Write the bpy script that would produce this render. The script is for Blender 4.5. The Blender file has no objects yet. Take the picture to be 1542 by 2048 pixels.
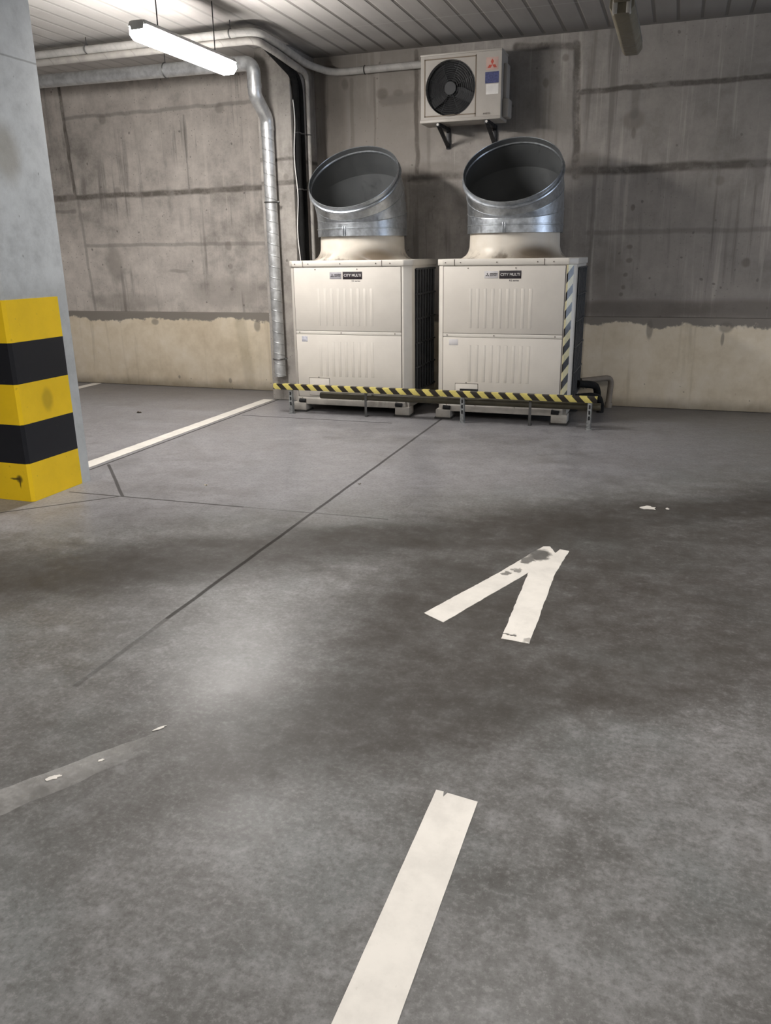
import bpy, bmesh, math, random
from mathutils import Vector as V, Matrix
C = bpy.context.scene.collection
PI = math.pi
random.seed(7)

# ---------------------------------------------------------------- node helper
class G:
    def __init__(s, name):
        s.m = bpy.data.materials.new(name); s.m.use_nodes = True
        s.nt = s.m.node_tree; s.N = s.nt.nodes; s.b = s.N['Principled BSDF']; s.out = s.N['Material Output']
    def put(s, sock, v):
        if isinstance(v, bpy.types.NodeSocket): s.nt.links.new(v, sock)
        elif v is not None:
            if isinstance(v, (tuple, list)) and sock.type == 'RGBA' and len(v) == 3: v = (*v, 1)
            sock.default_value = v
    def node(s, t, ins=(), out=0, **props):
        n = s.N.new(t)
        for k, v in props.items(): setattr(n, k, v)
        for k, v in (ins.items() if isinstance(ins, dict) else enumerate(ins)): s.put(n.inputs[k], v)
        return n.outputs[out]
    def pos(s): return s.node('ShaderNodeNewGeometry')
    def math(s, op, a, b=0.0, c=0.0, clamp=False): return s.node('ShaderNodeMath', (a, b, c), operation=op, use_clamp=clamp)
    def vm(s, op, a, b=(0, 0, 0), out=0): return s.node('ShaderNodeVectorMath', (a, b), out, operation=op)
    def scale(s, a, k): return s.node('ShaderNodeVectorMath', {0: a, 3: k}, operation='SCALE')
    def xyz(s, v):
        n = s.N.new('ShaderNodeSeparateXYZ'); s.put(n.inputs[0], v); return n.outputs
    def comb(s, x, y, z): return s.node('ShaderNodeCombineXYZ', (x, y, z))
    def noise(s, vec, sc, det=4.0, rough=.55, dist=0.0):
        return s.node('ShaderNodeTexNoise', {'Vector': vec, 'Scale': sc, 'Detail': det, 'Roughness': rough, 'Distortion': dist})
    def noisec(s, vec, sc, det=2.0):
        return s.node('ShaderNodeTexNoise', {'Vector': vec, 'Scale': sc, 'Detail': det}, 1)
    def voro(s, vec, sc): return s.node('ShaderNodeTexVoronoi', {'Vector': vec, 'Scale': sc})
    def smooth(s, v, lo, hi, a=0.0, b=1.0):
        return s.node('ShaderNodeMapRange', {0: v, 1: lo, 2: hi, 3: a, 4: b}, interpolation_type='SMOOTHSTEP')
    def mix(s, f, a, b, mode='MIX'):
        n = s.N.new('ShaderNodeMix'); n.data_type = 'RGBA'; n.blend_type = mode
        s.put(n.inputs[0], f); s.put(n.inputs[6], a); s.put(n.inputs[7], b); return n.outputs[2]
    def ramp(s, f, stops):
        n = s.N.new('ShaderNodeValToRGB'); s.put(n.inputs[0], f); e = n.color_ramp.elements
        while len(e) < len(stops): e.new(.5)
        for q, (p, c) in zip(e, stops): q.position = p; q.color = (*c, 1)
        return n.outputs[0]
    def seg(s, P, a, b, w, soft):
        a = V(a); d = V(b) - a; L2 = d.length_squared
        v = s.vm('SUBTRACT', P, tuple(a))
        h = s.math('MULTIPLY', s.vm('DOT_PRODUCT', v, tuple(d), 1), 1 / L2, clamp=True)
        r = s.vm('LENGTH', s.vm('SUBTRACT', v, s.scale(tuple(d), h)), out=1)
        return s.smooth(r, w, w + soft, 1, 0)
    def blob(s, P, c, rad, soft):      # soft ellipse: rad = (rx, ry, rz)
        v = s.vm('DIVIDE', s.vm('SUBTRACT', P, tuple(c)), tuple(rad))
        return s.smooth(s.vm('LENGTH', v, out=1), 1 - soft, 1 + soft, 1, 0)
    def mx(s, *a):
        r = a[0]
        for q in a[1:]: r = s.math('MAXIMUM', r, q)
        return r
    def bump(s, h, st=.3, d=.01): s.put(s.b.inputs['Normal'], s.node('ShaderNodeBump', {'Height': h, 'Strength': st, 'Distance': d}))
    def fin(s, color=None, rough=None, metal=None, spec=None, **kw):
        for k, v in (('Base Color', color), ('Roughness', rough), ('Metallic', metal), ('Specular IOR Level', spec), *kw.items()):
            s.put(s.b.inputs[k], v)
        return s.m

def plain(name, col, rough=.5, metal=0.0, var=.12, sc=9.0, spec=.5, dirt=None):
    g = G(name); p = g.node('ShaderNodeTexCoord', out=3)
    n = g.noise(p, sc, 5, .6)
    c = g.mix(g.smooth(n, .3, .7), tuple(x * (1 - var) for x in col), tuple(min(1, x * (1 + var)) for x in col))
    if dirt:
        n2 = g.noise(p, sc * .35, 6, .7, .5)
        c = g.mix(g.smooth(n2, .52, .75, 0, dirt[1]), c, dirt[0])
    r = g.smooth(g.noise(p, sc * 2, 3), .3, .7, rough * .85, min(1, rough * 1.15))
    return g.fin(c, r, metal, spec)

# ---------------------------------------------------------------- mesh helper
class MB:
    def __init__(s): s.bm = bmesh.new(); s.mats = []
    def mi(s, m):
        if m not in s.mats: s.mats.append(m)
        return s.mats.index(m)
    def add(s, t, m, M=None):
        if M is not None: bmesh.ops.transform(t, matrix=M, verts=t.verts)
        i = s.mi(m)
        for f in t.faces: f.material_index = i
        me = bpy.data.meshes.new('t'); t.to_mesh(me); t.free(); s.bm.from_mesh(me); bpy.data.meshes.remove(me)
        return s
    def box(s, lo, hi, m, bev=0.0, seg=2, M=None):
        t = bmesh.new(); bmesh.ops.create_cube(t, size=1)
        for v in t.verts: v.co = V([lo[k] + (hi[k] - lo[k]) * (v.co[k] + .5) for k in range(3)])
        if bev: bmesh.ops.bevel(t, geom=t.edges[:], offset=bev, segments=seg, profile=.5, affect='EDGES')
        return s.add(t, m, M)
    def prism(s, pts, axis, a, b, m, bev=0.0, M=None):     # polygon in the plane across `axis`, extruded a..b
        t = bmesh.new()
        def P(u, v, w): return {'x': (w, u, v), 'y': (u, w, v), 'z': (u, v, w)}[axis]
        A = [t.verts.new(P(u, v, a)) for u, v in pts]; B = [t.verts.new(P(u, v, b)) for u, v in pts]
        t.faces.new(A); t.faces.new(B[::-1]); n = len(A)
        for i in range(n): t.faces.new((A[i], B[i], B[(i + 1) % n], A[(i + 1) % n]))
        bmesh.ops.recalc_face_normals(t, faces=t.faces)
        if bev: bmesh.ops.bevel(t, geom=t.edges[:], offset=bev, segments=2, profile=.5, affect='EDGES')
        return s.add(t, m, M)
    def rings(s, R, m, caps=True, closed=False):
        t = bmesh.new(); Q = [[t.verts.new(p) for p in r] for r in R]; n = len(R[0])
        for i in range(len(Q) - (0 if closed else 1)):
            A, B = Q[i], Q[(i + 1) % len(Q)]
            for k in range(n): t.faces.new((A[k], A[(k + 1) % n], B[(k + 1) % n], B[k]))
        if caps and not closed: t.faces.new(Q[0][::-1]); t.faces.new(Q[-1])
        bmesh.ops.recalc_face_normals(t, faces=t.faces)
        return s.add(t, m)
    def tube(s, path, r, m, n=16, caps=True, flat=None):
        path = [V(p) for p in path]; T = []
        for i in range(len(path)):
            d = V((0, 0, 0))
            if i: d += (path[i] - path[i - 1]).normalized()
            if i < len(path) - 1: d += (path[i + 1] - path[i]).normalized()
            T.append(d.normalized())
        up = V((0, 0, 1)) if abs(T[0].z) < .9 else V((0, 1, 0))
        a = T[0].cross(up).normalized(); R = []
        for i, p in enumerate(path):
            a = (a - T[i] * a.dot(T[i])).normalized(); b = T[i].cross(a)
            rr = r[i] if isinstance(r, (list, tuple)) else r
            R.append([p + a * rr * math.cos(2 * PI * k / n) + b * rr * math.sin(2 * PI * k / n) for k in range(n)])
        return s.rings(R, m, caps)
    def lathe(s, prof, c, m, n=48, caps=False, clampy=None):
        R = []
        for r, z in prof:
            ring = []
            for k in range(n):
                x, y = r * math.cos(2 * PI * k / n), r * math.sin(2 * PI * k / n)
                if clampy: y = max(-clampy, min(clampy, y))
                ring.append(V((c[0] + x, c[1] + y, c[2] + z)))
            R.append(ring)
        return s.rings(R, m, caps)
    def torus(s, c, nrm, R, r, m, n=40, k=8):
        nrm = V(nrm).normalized(); a = nrm.cross(V((0, 0, 1)) if abs(nrm.z) < .9 else V((1, 0, 0))).normalized(); b = nrm.cross(a); c = V(c)
        RR = []
        for i in range(n):
            d = a * math.cos(2 * PI * i / n) + b * math.sin(2 * PI * i / n)
            RR.append([c + d * (R + r * math.cos(2 * PI * j / k)) + nrm * r * math.sin(2 * PI * j / k) for j in range(k)])
        return s.rings(RR, m, closed=True)
    def disc(s, c, nrm, r, h, m, n=20):
        nrm = V(nrm).normalized(); return s.tube([V(c), V(c) + nrm * h], r, m, n)
    def obj(s, name, parent=None, sharp=32, smooth=True):
        me = bpy.data.meshes.new(name); s.bm.to_mesh(me); s.bm.free()
        for m in s.mats: me.materials.append(m)
        if smooth:
            me.shade_smooth(); me.set_sharp_from_angle(angle=math.radians(sharp))
        o = bpy.data.objects.new(name, me); C.objects.link(o)
        if parent:
            o.parent = parent
            o.matrix_parent_inverse = parent_world(parent).inverted()
        return o
def parent_world(p):
    M = p.matrix_basis.copy()
    if p.parent: M = parent_world(p.parent) @ p.matrix_parent_inverse @ M
    return M
def thing(name, label, cat, loc=(0, 0, 0), group=None, kind=None):
    o = bpy.data.objects.new(name, None); C.objects.link(o); o.location = loc; o.empty_display_size = .1
    return tag(o, label, cat, group, kind)
def tag(o, label, cat, group=None, kind=None):
    o['label'] = label; o['category'] = cat
    if group: o['group'] = group
    if kind: o['kind'] = kind
    return o
def struct(o, label=None):
    o['kind'] = 'structure'
    if label: o['label'] = label
    return o
def fillet(pts, r, n=8):
    pts = [V(p) for p in pts]; out = [pts[0]]
    for i in range(1, len(pts) - 1):
        a, b, c = pts[i - 1], pts[i], pts[i + 1]
        u, w = (a - b), (c - b); rr = min(r, u.length * .49, w.length * .49)
        A, B = b + u.normalized() * rr, b + w.normalized() * rr
        for k in range(n + 1):
            t = k / n; out.append(A * (1 - t) ** 2 + b * 2 * t * (1 - t) + B * t * t)
    return out + [pts[-1]]
def text(body, name, size, loc, m, parent, width=None, bold=0.0, shear=0.0, align='LEFT'):
    cu = bpy.data.curves.new('txt', 'FONT'); cu.body = body; cu.size = size; cu.align_x = align; cu.align_y = 'CENTER'
    cu.offset = bold; cu.shear = shear; cu.extrude = .0004
    t = bpy.data.objects.new('txt', cu); C.objects.link(t)
    bpy.context.view_layer.update()
    me = bpy.data.meshes.new_from_object(t.evaluated_get(bpy.context.evaluated_depsgraph_get()))
    bpy.data.objects.remove(t); bpy.data.curves.remove(cu)
    xs = [v.co.x for v in me.vertices]; k = 1.0
    if width: k = width / (max(xs) - min(xs))
    x0 = min(xs) if align == 'LEFT' else (min(xs) + max(xs)) / 2
    for v in me.vertices: v.co = V((loc[0] + (v.co.x - x0) * k, loc[1] - v.co.z, loc[2] + v.co.y))
    me.materials.clear(); me.materials.append(m); me.name = name
    o = bpy.data.objects.new(name, me); C.objects.link(o); o.parent = parent
    o.matrix_parent_inverse = parent_world(parent).inverted()
    return o

# ---------------------------------------------------------------- camera (position and lens recovered from the photograph's vanishing points)
cam = bpy.data.cameras.new('camera'); co = bpy.data.objects.new('camera', cam); C.objects.link(co)
R_, F_, U_ = V((0.94448587, 0.32827872, -0.01339873)), V((-0.31649086, 0.89810858, -0.30534327)), V((-0.08820418, 0.29263298, 0.95214808))
M = Matrix.Identity(4)
for i, c in enumerate((R_, U_, -F_)):
    for k in range(3): M[k][i] = c[k]
M[2][3] = 1.5
co.matrix_world = M
cam.sensor_fit = 'VERTICAL'; cam.sensor_height = 36; cam.lens = 1603.72 / 2048 * 36; cam.clip_start = .05
bpy.context.scene.camera = co

# ---------------------------------------------------------------- sizes of the hall
XL, XR, YF, YW, ZC = -10.0, 7.0, -7.0, 8.5, 3.43
PLY = 8.42                      # front of the lower foundation band
PX0, PX1, PY = -4.07, -3.70, 7.88   # pier

# ---------------------------------------------------------------- materials of the hall
def floor_mat():
    g = G('polished_concrete'); P = g.pos()
    n1 = g.noise(P, .7, 4, .62); n2 = g.noise(P, 4.5, 6, .72); n3 = g.noise(P, 55, 3, .75); n5 = g.noise(P, 13, 5, .72)
    pstr = g.vm('MULTIPLY', P, (.5, 1.8, 1)); n4 = g.noise(pstr, 1.8, 6, .68)
    mixn = g.math('ADD', g.math('ADD', g.math('MULTIPLY', n1, .22), g.math('MULTIPLY', n5, .26)), g.math('ADD', g.math('MULTIPLY', n2, .32), g.math('MULTIPLY', n4, .2)))
    c = g.ramp(mixn, [(.39, (.080, .076, .070)), (.5, (.142, .139, .133)), (.61, (.225, .223, .220))])
    c = g.mix(g.smooth(g.noise(P, 1.6, 5), .45, .65, 0, .4), c, (.140, .152, .148))
    X, Y, Z = g.xyz(P)
    wob = g.math('MULTIPLY', g.math('SUBTRACT', g.noise(g.vm('MULTIPLY', P, (.5, 1, 1)), .9, 4, .6), .5), .9)
    # far floor paled: reflected light painted into its colour
    pale = g.smooth(g.math('SUBTRACT', g.math('SUBTRACT', Y, g.math('MULTIPLY', X, .62)), g.math('SUBTRACT', 5.55, wob)), -.3, .5, 0, .75)
    c = g.mix(g.math('MULTIPLY', pale, g.smooth(X, -.6, 1.4, 1, .1)), c, g.ramp(mixn, [(.39, (.180, .173, .178)), (.5, (.258, .252, .264)), (.61, (.325, .320, .335))]))
    # worn wheel lanes running across the bay (rubber and dirt)
    def lane(y0, k, w, amt):
        d = g.math('ABSOLUTE', g.math('ADD', g.math('SUBTRACT', g.math('SUBTRACT', Y, y0), g.math('MULTIPLY', X, k)), wob))
        return g.smooth(d, w * .2, w, amt, 0)
    right = g.smooth(g.math('ADD', X, g.math('MULTIPLY', wob, .6)), -1.55, -1.0, 0, 1)
    l = g.mx(lane(4.78, .62, .66, 1.0), g.math('MULTIPLY', lane(2.85, .75, .66, .85), g.smooth(X, -1.7, -.9, .35, 1)), g.math('MULTIPLY', lane(3.75, .68, 1.8, .85), right))
    l = g.math('MULTIPLY', l, g.smooth(mixn, .36, .6, 1, .72))
    sx = g.vm('MULTIPLY', g.node('ShaderNodeVectorRotate', {0: P, 3: -.5}, rotation_type='Z_AXIS'), (.5, 9, 1))
    st = g.smooth(g.noise(sx, 1.6, 5, .65), .5, .66, 0, .32)
    c = g.mix(g.math('MAXIMUM', l, g.math('MULTIPLY', st, g.smooth(l, 0, .5, .3, 1))), c, (.046, .040, .034))
    # fine speckle
    c = g.mix(g.smooth(n3, .5, .66, 0, .42), c, (.07, .065, .06))
    c = g.mix(g.math('MULTIPLY', g.smooth(n3, .36, .48, .26, 0), g.math('SUBTRACT', 1, l)), c, (.30, .29, .285))
    c = g.mix(g.math('MULTIPLY', g.smooth(n5, .55, .72, 0, .3), g.math('SUBTRACT', 1, l)), c, (.26, .255, .25))
    # dust and dirt along the wall and under the units
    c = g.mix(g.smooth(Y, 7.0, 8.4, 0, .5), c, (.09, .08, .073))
    # sawn joints
    wv = g.vm('ADD', g.vm('MULTIPLY', P, (1, 1, 0)), g.scale(g.vm('SUBTRACT', g.noisec(P, 3), (.5, .5, .5)), .012))
    S = [((-2.005, 8.4, 0), (-1.97, 2.7, 0), .007, .008), ((-4.01, 8.0, 0), (-4.01, 4.75, 0), .006, .008),
         ((-3.75, 4.215, 0), (-2.45, 4.25, 0), .005, .007), ((-3.976, 4.92, 0), (-3.341, 4.236, 0), .007, .008),
         ((-3.341, 4.236, 0), (-4.1, 3.45, 0), .005, .007), ((-3.95, 6.98, 0), (-2.4, 7.0, 0), .006, .008)]
    j = g.mx(*[g.seg(wv, a, b, w, s_) for a, b, w, s_ in S])
    fade = g.mx(g.math('MULTIPLY', g.seg(wv, (-1.97, 2.7, 0), (-1.96, 2.1, 0), .007, .01), .55), g.math('MULTIPLY', g.seg(wv, (-2.45, 4.25, 0), (-1.5, 4.28, 0), .004, .008), .5))
    j = g.mx(j, fade)
    c = g.mix(g.math('MULTIPLY', j, .8), c, (.028, .025, .022))
    rough = g.smooth(g.math('ADD', g.math('MULTIPLY', n2, .5), g.math('MULTIPLY', n4, .5)), .3, .7, .30, .42)
    rough = g.math('ADD', rough, g.math('MULTIPLY', j, .4))
    g.bump(g.math('SUBTRACT', g.math('MULTIPLY', n5, .12), j), .06, .01)
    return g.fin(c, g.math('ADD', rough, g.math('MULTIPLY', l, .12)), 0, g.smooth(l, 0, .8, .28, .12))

def concrete(name, base, lines=(), stain_shade=None, streak=.5, faint=()):
    """board-marked wall concrete; lines = (x0,z0,x1,z1,width,soft) joints in the wall plane"""
    g = G(name); P = g.pos(); X, Y, Z = g.xyz(P)
    n1 = g.noise(P, .8, 4, .6); n2 = g.noise(P, 5.5, 6, .74); n3 = g.noise(P, 45, 3, .7)
    lum = g.math('ADD', g.math('MULTIPLY', n1, .5), g.math('MULTIPLY', n2, .5))
    c = g.ramp(lum, [(.34, tuple(x * .52 for x in base)), (.5, base), (.66, tuple(min(1, x * 1.35) for x in base))])
    if stain_shade and len(stain_shade) > 5: c = g.mix(g.smooth(g.math('ADD', X, g.math('MULTIPLY', n1, 1.2)), -2.6, 1.6, 0, .35), c, tuple(x * .40 for x in base)); c = g.mix(g.smooth(X, -3.75, -3.45, 0, .45), c, tuple(x * .45 for x in base))  # shade away from the lit lamp painted into the wall, from the pier rightwards
    sv = g.vm('MULTIPLY', P, (13, 13, .55)); s1 = g.noise(sv, 1, 5, .6, .15)
    mask = g.smooth(g.noise(P, 1.1, 2), .42, .62)
    c = g.mix(g.math('MULTIPLY', g.smooth(s1, .53, .68), g.math('MULTIPLY', mask, streak)), c, tuple(x * .4 for x in base))
    c = g.mix(g.math('MULTIPLY', g.smooth(s1, .30, .44, 1, 0), .25), c, tuple(min(1, x * 1.5) for x in base))
    sp = g.voro(g.vm('ADD', P, g.scale(g.noisec(P, 3), .15)), 5.5)
    c = g.mix(g.smooth(sp, .045, .085, .75, 0), c, tuple(x * .35 for x in base))
    sp2 = g.voro(P, 21)
    c = g.mix(g.math('MULTIPLY', g.smooth(sp2, .10, .16, .6, 0), g.smooth(n1, .48, .55)), c, tuple(x * .45 for x in base))
    Pw = g.vm('ADD', g.comb(X, 0, Z), g.scale(g.vm('SUBTRACT', g.noisec(P, 5, 4), (.5, .5, .5)), .045))
    Pw = g.vm('MULTIPLY', Pw, (1, 0, 1))
    h = g.math('ADD', g.math('MULTIPLY', n2, .35), g.math('MULTIPLY', n3, .15))
    if lines:
        L = g.mx(*[g.seg(Pw, (a, 0, b), (c_, 0, d), w, s_) for a, b, c_, d, w, s_ in lines])
        brk = g.smooth(n2, .34, .58, .35, 1)
        c = g.mix(g.math('MULTIPLY', L, g.math('MULTIPLY', brk, .85)), c, tuple(x * .2 for x in (base[0], base[1] * .95, base[2] * .88)))
        h = g.math('SUBTRACT', h, g.math('MULTIPLY', L, .8))
    if faint:
        L = g.mx(*[g.seg(Pw, (a, 0, b), (c_, 0, d), w, s_) for a, b, c_, d, w, s_ in faint])
        c = g.mix(g.math('MULTIPLY', L, .42), c, tuple(x * .3 for x in base))
    for (x, z, rx, rz, amt) in (stain_shade or ()):
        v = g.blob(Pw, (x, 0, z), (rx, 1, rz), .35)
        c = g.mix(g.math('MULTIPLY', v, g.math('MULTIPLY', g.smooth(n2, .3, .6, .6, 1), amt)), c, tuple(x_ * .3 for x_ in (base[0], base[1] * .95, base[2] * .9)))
    g.bump(h, .45, .012)
    return g.fin(c, .82, 0, .25)

BASE = (.51, .468, .425)
wl = [(-6.9, 2.2, -4.0, 2.22, .014, .03), (-6.92, 3.45, -6.88, 2.2, .012, .02), (-10, 2.2, -6.9, 2.2, .02, .03),
      (-1.62, 3.36, -1.05, 3.31, .014, .03), (-1.05, 3.33, -1.0, 2.2, .018, .03), (-1.0, 2.93, 7, 2.99, .012, .02),
      (-.98, 2.24, 7, 2.24, .018, .035), (-3.6, 2.25, -.98, 2.25, .01, .05), (-2.6, 3.4, -2.6, 2.25, .012, .02)]
wf = [(-6.9, 3.06, -4.0, 3.08, .009, .02), (-6.8, 1.655, -4.0, 1.64, .010, .02), (-6.84, 2.2, -6.78, .9, .008, .02), (-10, 2.05, -6.9, 2.05, .01, .02),
      (-.85, 1.68, 7, 1.67, .010, .025), (-.82, 2.2, -.82, .9, .008, .02), (-3.3, 3.2, -3.3, 2.2, .010, .02), (-3.05, 3.2, -3.05, 2.2, .005, .01), (-2.48, 2.75, -2.48, 2.2, .008, .02),
      (-.5, 2.96, -.5, 2.7, .02, .03), (2.4, 3.4, 2.4, .9, .012, .02), (4.8, 3.4, 4.8, .9, .012, .02), (-2.95, 2.98, -2.6, 3.0, .03, .04), (-5.3, 3.0, -5.3, 2.25, .004, .01)]
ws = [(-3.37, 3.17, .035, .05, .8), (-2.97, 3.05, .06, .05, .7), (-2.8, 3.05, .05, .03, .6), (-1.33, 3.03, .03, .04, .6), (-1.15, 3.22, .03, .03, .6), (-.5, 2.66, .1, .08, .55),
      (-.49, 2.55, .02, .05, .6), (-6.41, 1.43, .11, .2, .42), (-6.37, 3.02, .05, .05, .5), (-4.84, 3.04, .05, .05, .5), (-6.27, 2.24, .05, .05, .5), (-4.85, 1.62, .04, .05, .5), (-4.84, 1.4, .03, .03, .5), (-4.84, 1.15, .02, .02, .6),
      (-3.5, 2.6, .13, .95, .55), (-.45, 1.9, .02, .03, .7), (-.45, 1.55, .03, .02, .6), (-.45, 1.42, .03, .025, .6), (-.47, 1.28, .02, .02, .6), (-.48, 1.17, .02, .02, .6), (-.5, 1.1, .02, .02, .6), (.6, 1.38, .035, .04, .6), (.3, 2.1, .04, .04, .4),  # tall blob in the pier corner is the pipes' shadow, painted in
      (-4.9, 1.1, .5, .16, .32), (-6.3, 1.0, .5, .09, .3), (-5.55, 1.35, .12, .02, .4), (2.0, .97, 3.0, .09, .62), (-.3, .96, .8, .08, .6), (-.62, 1.25, .14, .34, .30), (-3.05, 2.95, .85, .75, .42), (-2.4, 2.33, .25, .06, .35), (-1.4, 2.75, .4, .25, .25), (-.9, 2.3, .2, .12, .5)]  # includes painted shade: broad blob right of the pier, tall one beside right unit
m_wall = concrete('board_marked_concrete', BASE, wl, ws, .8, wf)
m_pier = concrete('pier_concrete', (.35, .325, .297), [(PX0, 2.2, PX1 + .1, 2.21, .012, .02), (PX0, 2.42, PX1 + .1, 2.42, .006, .02)], [(-3.78, 2.26, .03, .03, .5)], .35)
m_side = concrete('plain_concrete', (.33, .31, .285))

def plaster_mat():
    g = G('yellowed_plaster'); P = g.pos(); X, Y, Z = g.xyz(P)
    n1 = g.noise(P, 1.5, 6, .6, .3); n2 = g.noise(P, 7, 6, .65); n3 = g.noise(P, 50, 3)
    c = g.ramp(g.math('ADD', g.math('MULTIPLY', n1, .6), g.math('MULTIPLY', n2, .4)), [(.33, (.56, .47, .34)), (.5, (.69, .60, .46)), (.67, (.77, .69, .57))])
    s1 = g.noise(g.vm('MULTIPLY', P, (7, 7, .5)), 1, 5, .6, .2)
    c = g.mix(g.smooth(s1, .53, .7, 0, .35), c, (.33, .27, .17))
    c = g.mix(g.math('MULTIPLY', g.seg(g.comb(X, 0, Z), (-4.72, 0, .8), (-4.63, 0, .08), .04, .06), .3), c, (.30, .25, .16))
    edge = g.math('ADD', .80, g.math('MULTIPLY', g.math('SUBTRACT', g.noise(P, 3.5, 7, .7), .5), .26))
    c = g.mix(g.smooth(g.math('SUBTRACT', Z, edge), -.01, .015), c, (.235, .212, .185))
    for (x, z, rx, rz) in [(-5.87, .77, .05, .035), (-4.5, .74, .04, .06), (.49, .80, .06, .05), (-.2, .77, .03, .09), (.47, .69, .015, .06), (-5.6, .12, .015, .02), (-4.9, .1, .02, .03), (1.1, .45, .05, .03)]:
        c = g.mix(g.math('MULTIPLY', g.blob(P, (x, PLY, z), (rx, 1, rz), .3), .6), c, (.17, .15, .13))
    foot = g.math('ADD', Z, g.math('MULTIPLY', g.noise(P, 6, 5), .1))
    c = g.mix(g.smooth(foot, .04, .2, .65, 0), c, (.17, .14, .10))
    c = g.mix(g.math('MULTIPLY', g.smooth(g.voro(P, 9), .04, .08, .6, 0), g.smooth(Z, .1, .5, 1, .2)), c, (.12, .10, .07))
    g.bump(g.math('ADD', g.math('MULTIPLY', n2, .5), g.math('MULTIPLY', n3, .1)), .35, .012)
    return g.fin(c, .85, 0, .2)

def ceil_mat():
    g = G('ceiling_planks'); P = g.pos(); X, Y, Z = g.xyz(P)
    n1 = g.noise(P, .9, 5, .6); n2 = g.noise(g.vm('MULTIPLY', P, (6, .8, 1)), 1.3, 6, .65)
    c = g.ramp(g.math('ADD', g.math('MULTIPLY', n1, .5), g.math('MULTIPLY', n2, .5)), [(.33, (.41, .39, .37)), (.5, (.50, .48, .455)), (.67, (.57, .55, .525))])
    ph = g.math('FRACT', g.math('DIVIDE', g.math('ADD', X, 20.265 + .0975), .195))
    d = g.math('MULTIPLY', g.math('ABSOLUTE', g.math('SUBTRACT', ph, .5)), .195)
    gr = g.math('MULTIPLY', g.smooth(d, .009, .019, 1, 0), g.smooth(Y, 8.4, 8.47, 1, 0))
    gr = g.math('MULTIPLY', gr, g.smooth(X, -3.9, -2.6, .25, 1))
    c = g.mix(g.math('MULTIPLY', gr, .88), c, (.035, .03, .026))
    c = g.mix(g.smooth(X, -4.3, -1.8, 0, .62), c, (.25, .23, .21))  # lamp falloff painted in: planks get darker towards the right
    yj = g.smooth(g.math('ABSOLUTE', g.math('SUBTRACT', Y, g.math('ADD', 7.55, g.math('MULTIPLY', n1, .02)))), .004, .012, .3, 0)
    c = g.mix(yj, c, (.6, .58, .55))
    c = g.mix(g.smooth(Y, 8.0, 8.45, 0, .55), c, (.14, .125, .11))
    g.bump(g.math('SUBTRACT', g.math('MULTIPLY', n2, .1), gr), .5, .012)
    return g.fin(c, .8, 0, .2)

def column_mat():
    g = G('smooth_grey_concrete'); P = g.pos(); X, Y, Z = g.xyz(P)
    n1 = g.noise(P, 1.6, 6, .6, .4); n2 = g.noise(P, 9, 7, .7)
    c = g.ramp(g.math('ADD', g.math('MULTIPLY', n1, .55), g.math('MULTIPLY', n2, .45)), [(.36, (.50, .52, .52)), (.5, (.66, .685, .685)), (.64, (.76, .79, .79))])
    bl = g.blob(g.vm('ADD', P, g.scale(g.noisec(P, 6, 4), .08)), (-3.80, 4.19, 2.15), (.2, .11, .15), .5)
    c = g.mix(g.math('MULTIPLY', bl, .5), c, (.27, .23, .15))
    c = g.mix(g.math('MULTIPLY', g.smooth(g.math('ABSOLUTE', g.math('SUBTRACT', Z, g.math('ADD', 2.63, g.math('MULTIPLY', n1, .02)))), .002, .008, .5, 0), 1), c, (.16, .16, .155))
    c = g.mix(g.smooth(g.voro(g.vm('MULTIPLY', P, (1, 1, .6)), 13), .05, .09, .55, 0), c, (.17, .175, .17))
    c = g.mix(g.smooth(Z, 1.26, 1.45, .35, 0), c, (.22, .225, .22))
    g.bump(n2, .2, .006)
    return g.fin(c, .75, 0, .3)

def band_mat(name, col, dirt, rough):
    g = G(name); P = g.pos(); n = g.noise(P, 3.2, 6, .6); n2 = g.noise(P, 24, 5, .7)
    c = g.mix(g.smooth(n, .35, .7), col, tuple(x * .90 for x in col))
    c = g.mix(g.smooth(n2, .63, .74, 0, .5), c, dirt)
    for (q, r) in [((-3.80, 4.2, .63), (.3, .045, .07)), ((-3.90, 3.95, .15), (.025, .1, .025)), ((-3.93, 3.95, .15), (.04, .1, .008)), ((-3.9, 3.95, .13), (.006, .1, .04))]:
        k = .35 if q[1] > 4 else .85
        c = g.mix(g.math('MULTIPLY', g.blob(g.vm('ADD', P, g.scale(g.noisec(P, 14), .02)), (q[0] + .01, q[1] + .01, q[2] + .01), r, .4), k), c, tuple(x * .25 for x in dirt))
    g.bump(n2, .12, .004)
    return g.fin(c, rough, 0, .45)

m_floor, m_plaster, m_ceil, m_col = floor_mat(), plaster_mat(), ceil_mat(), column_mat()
m_yel = band_mat('yellow_paint', (1.0, .66, .012), (.34, .23, .03), .45)
m_blk = band_mat('black_paint', (.012, .013, .017), (.05, .05, .05), .4)

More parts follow.
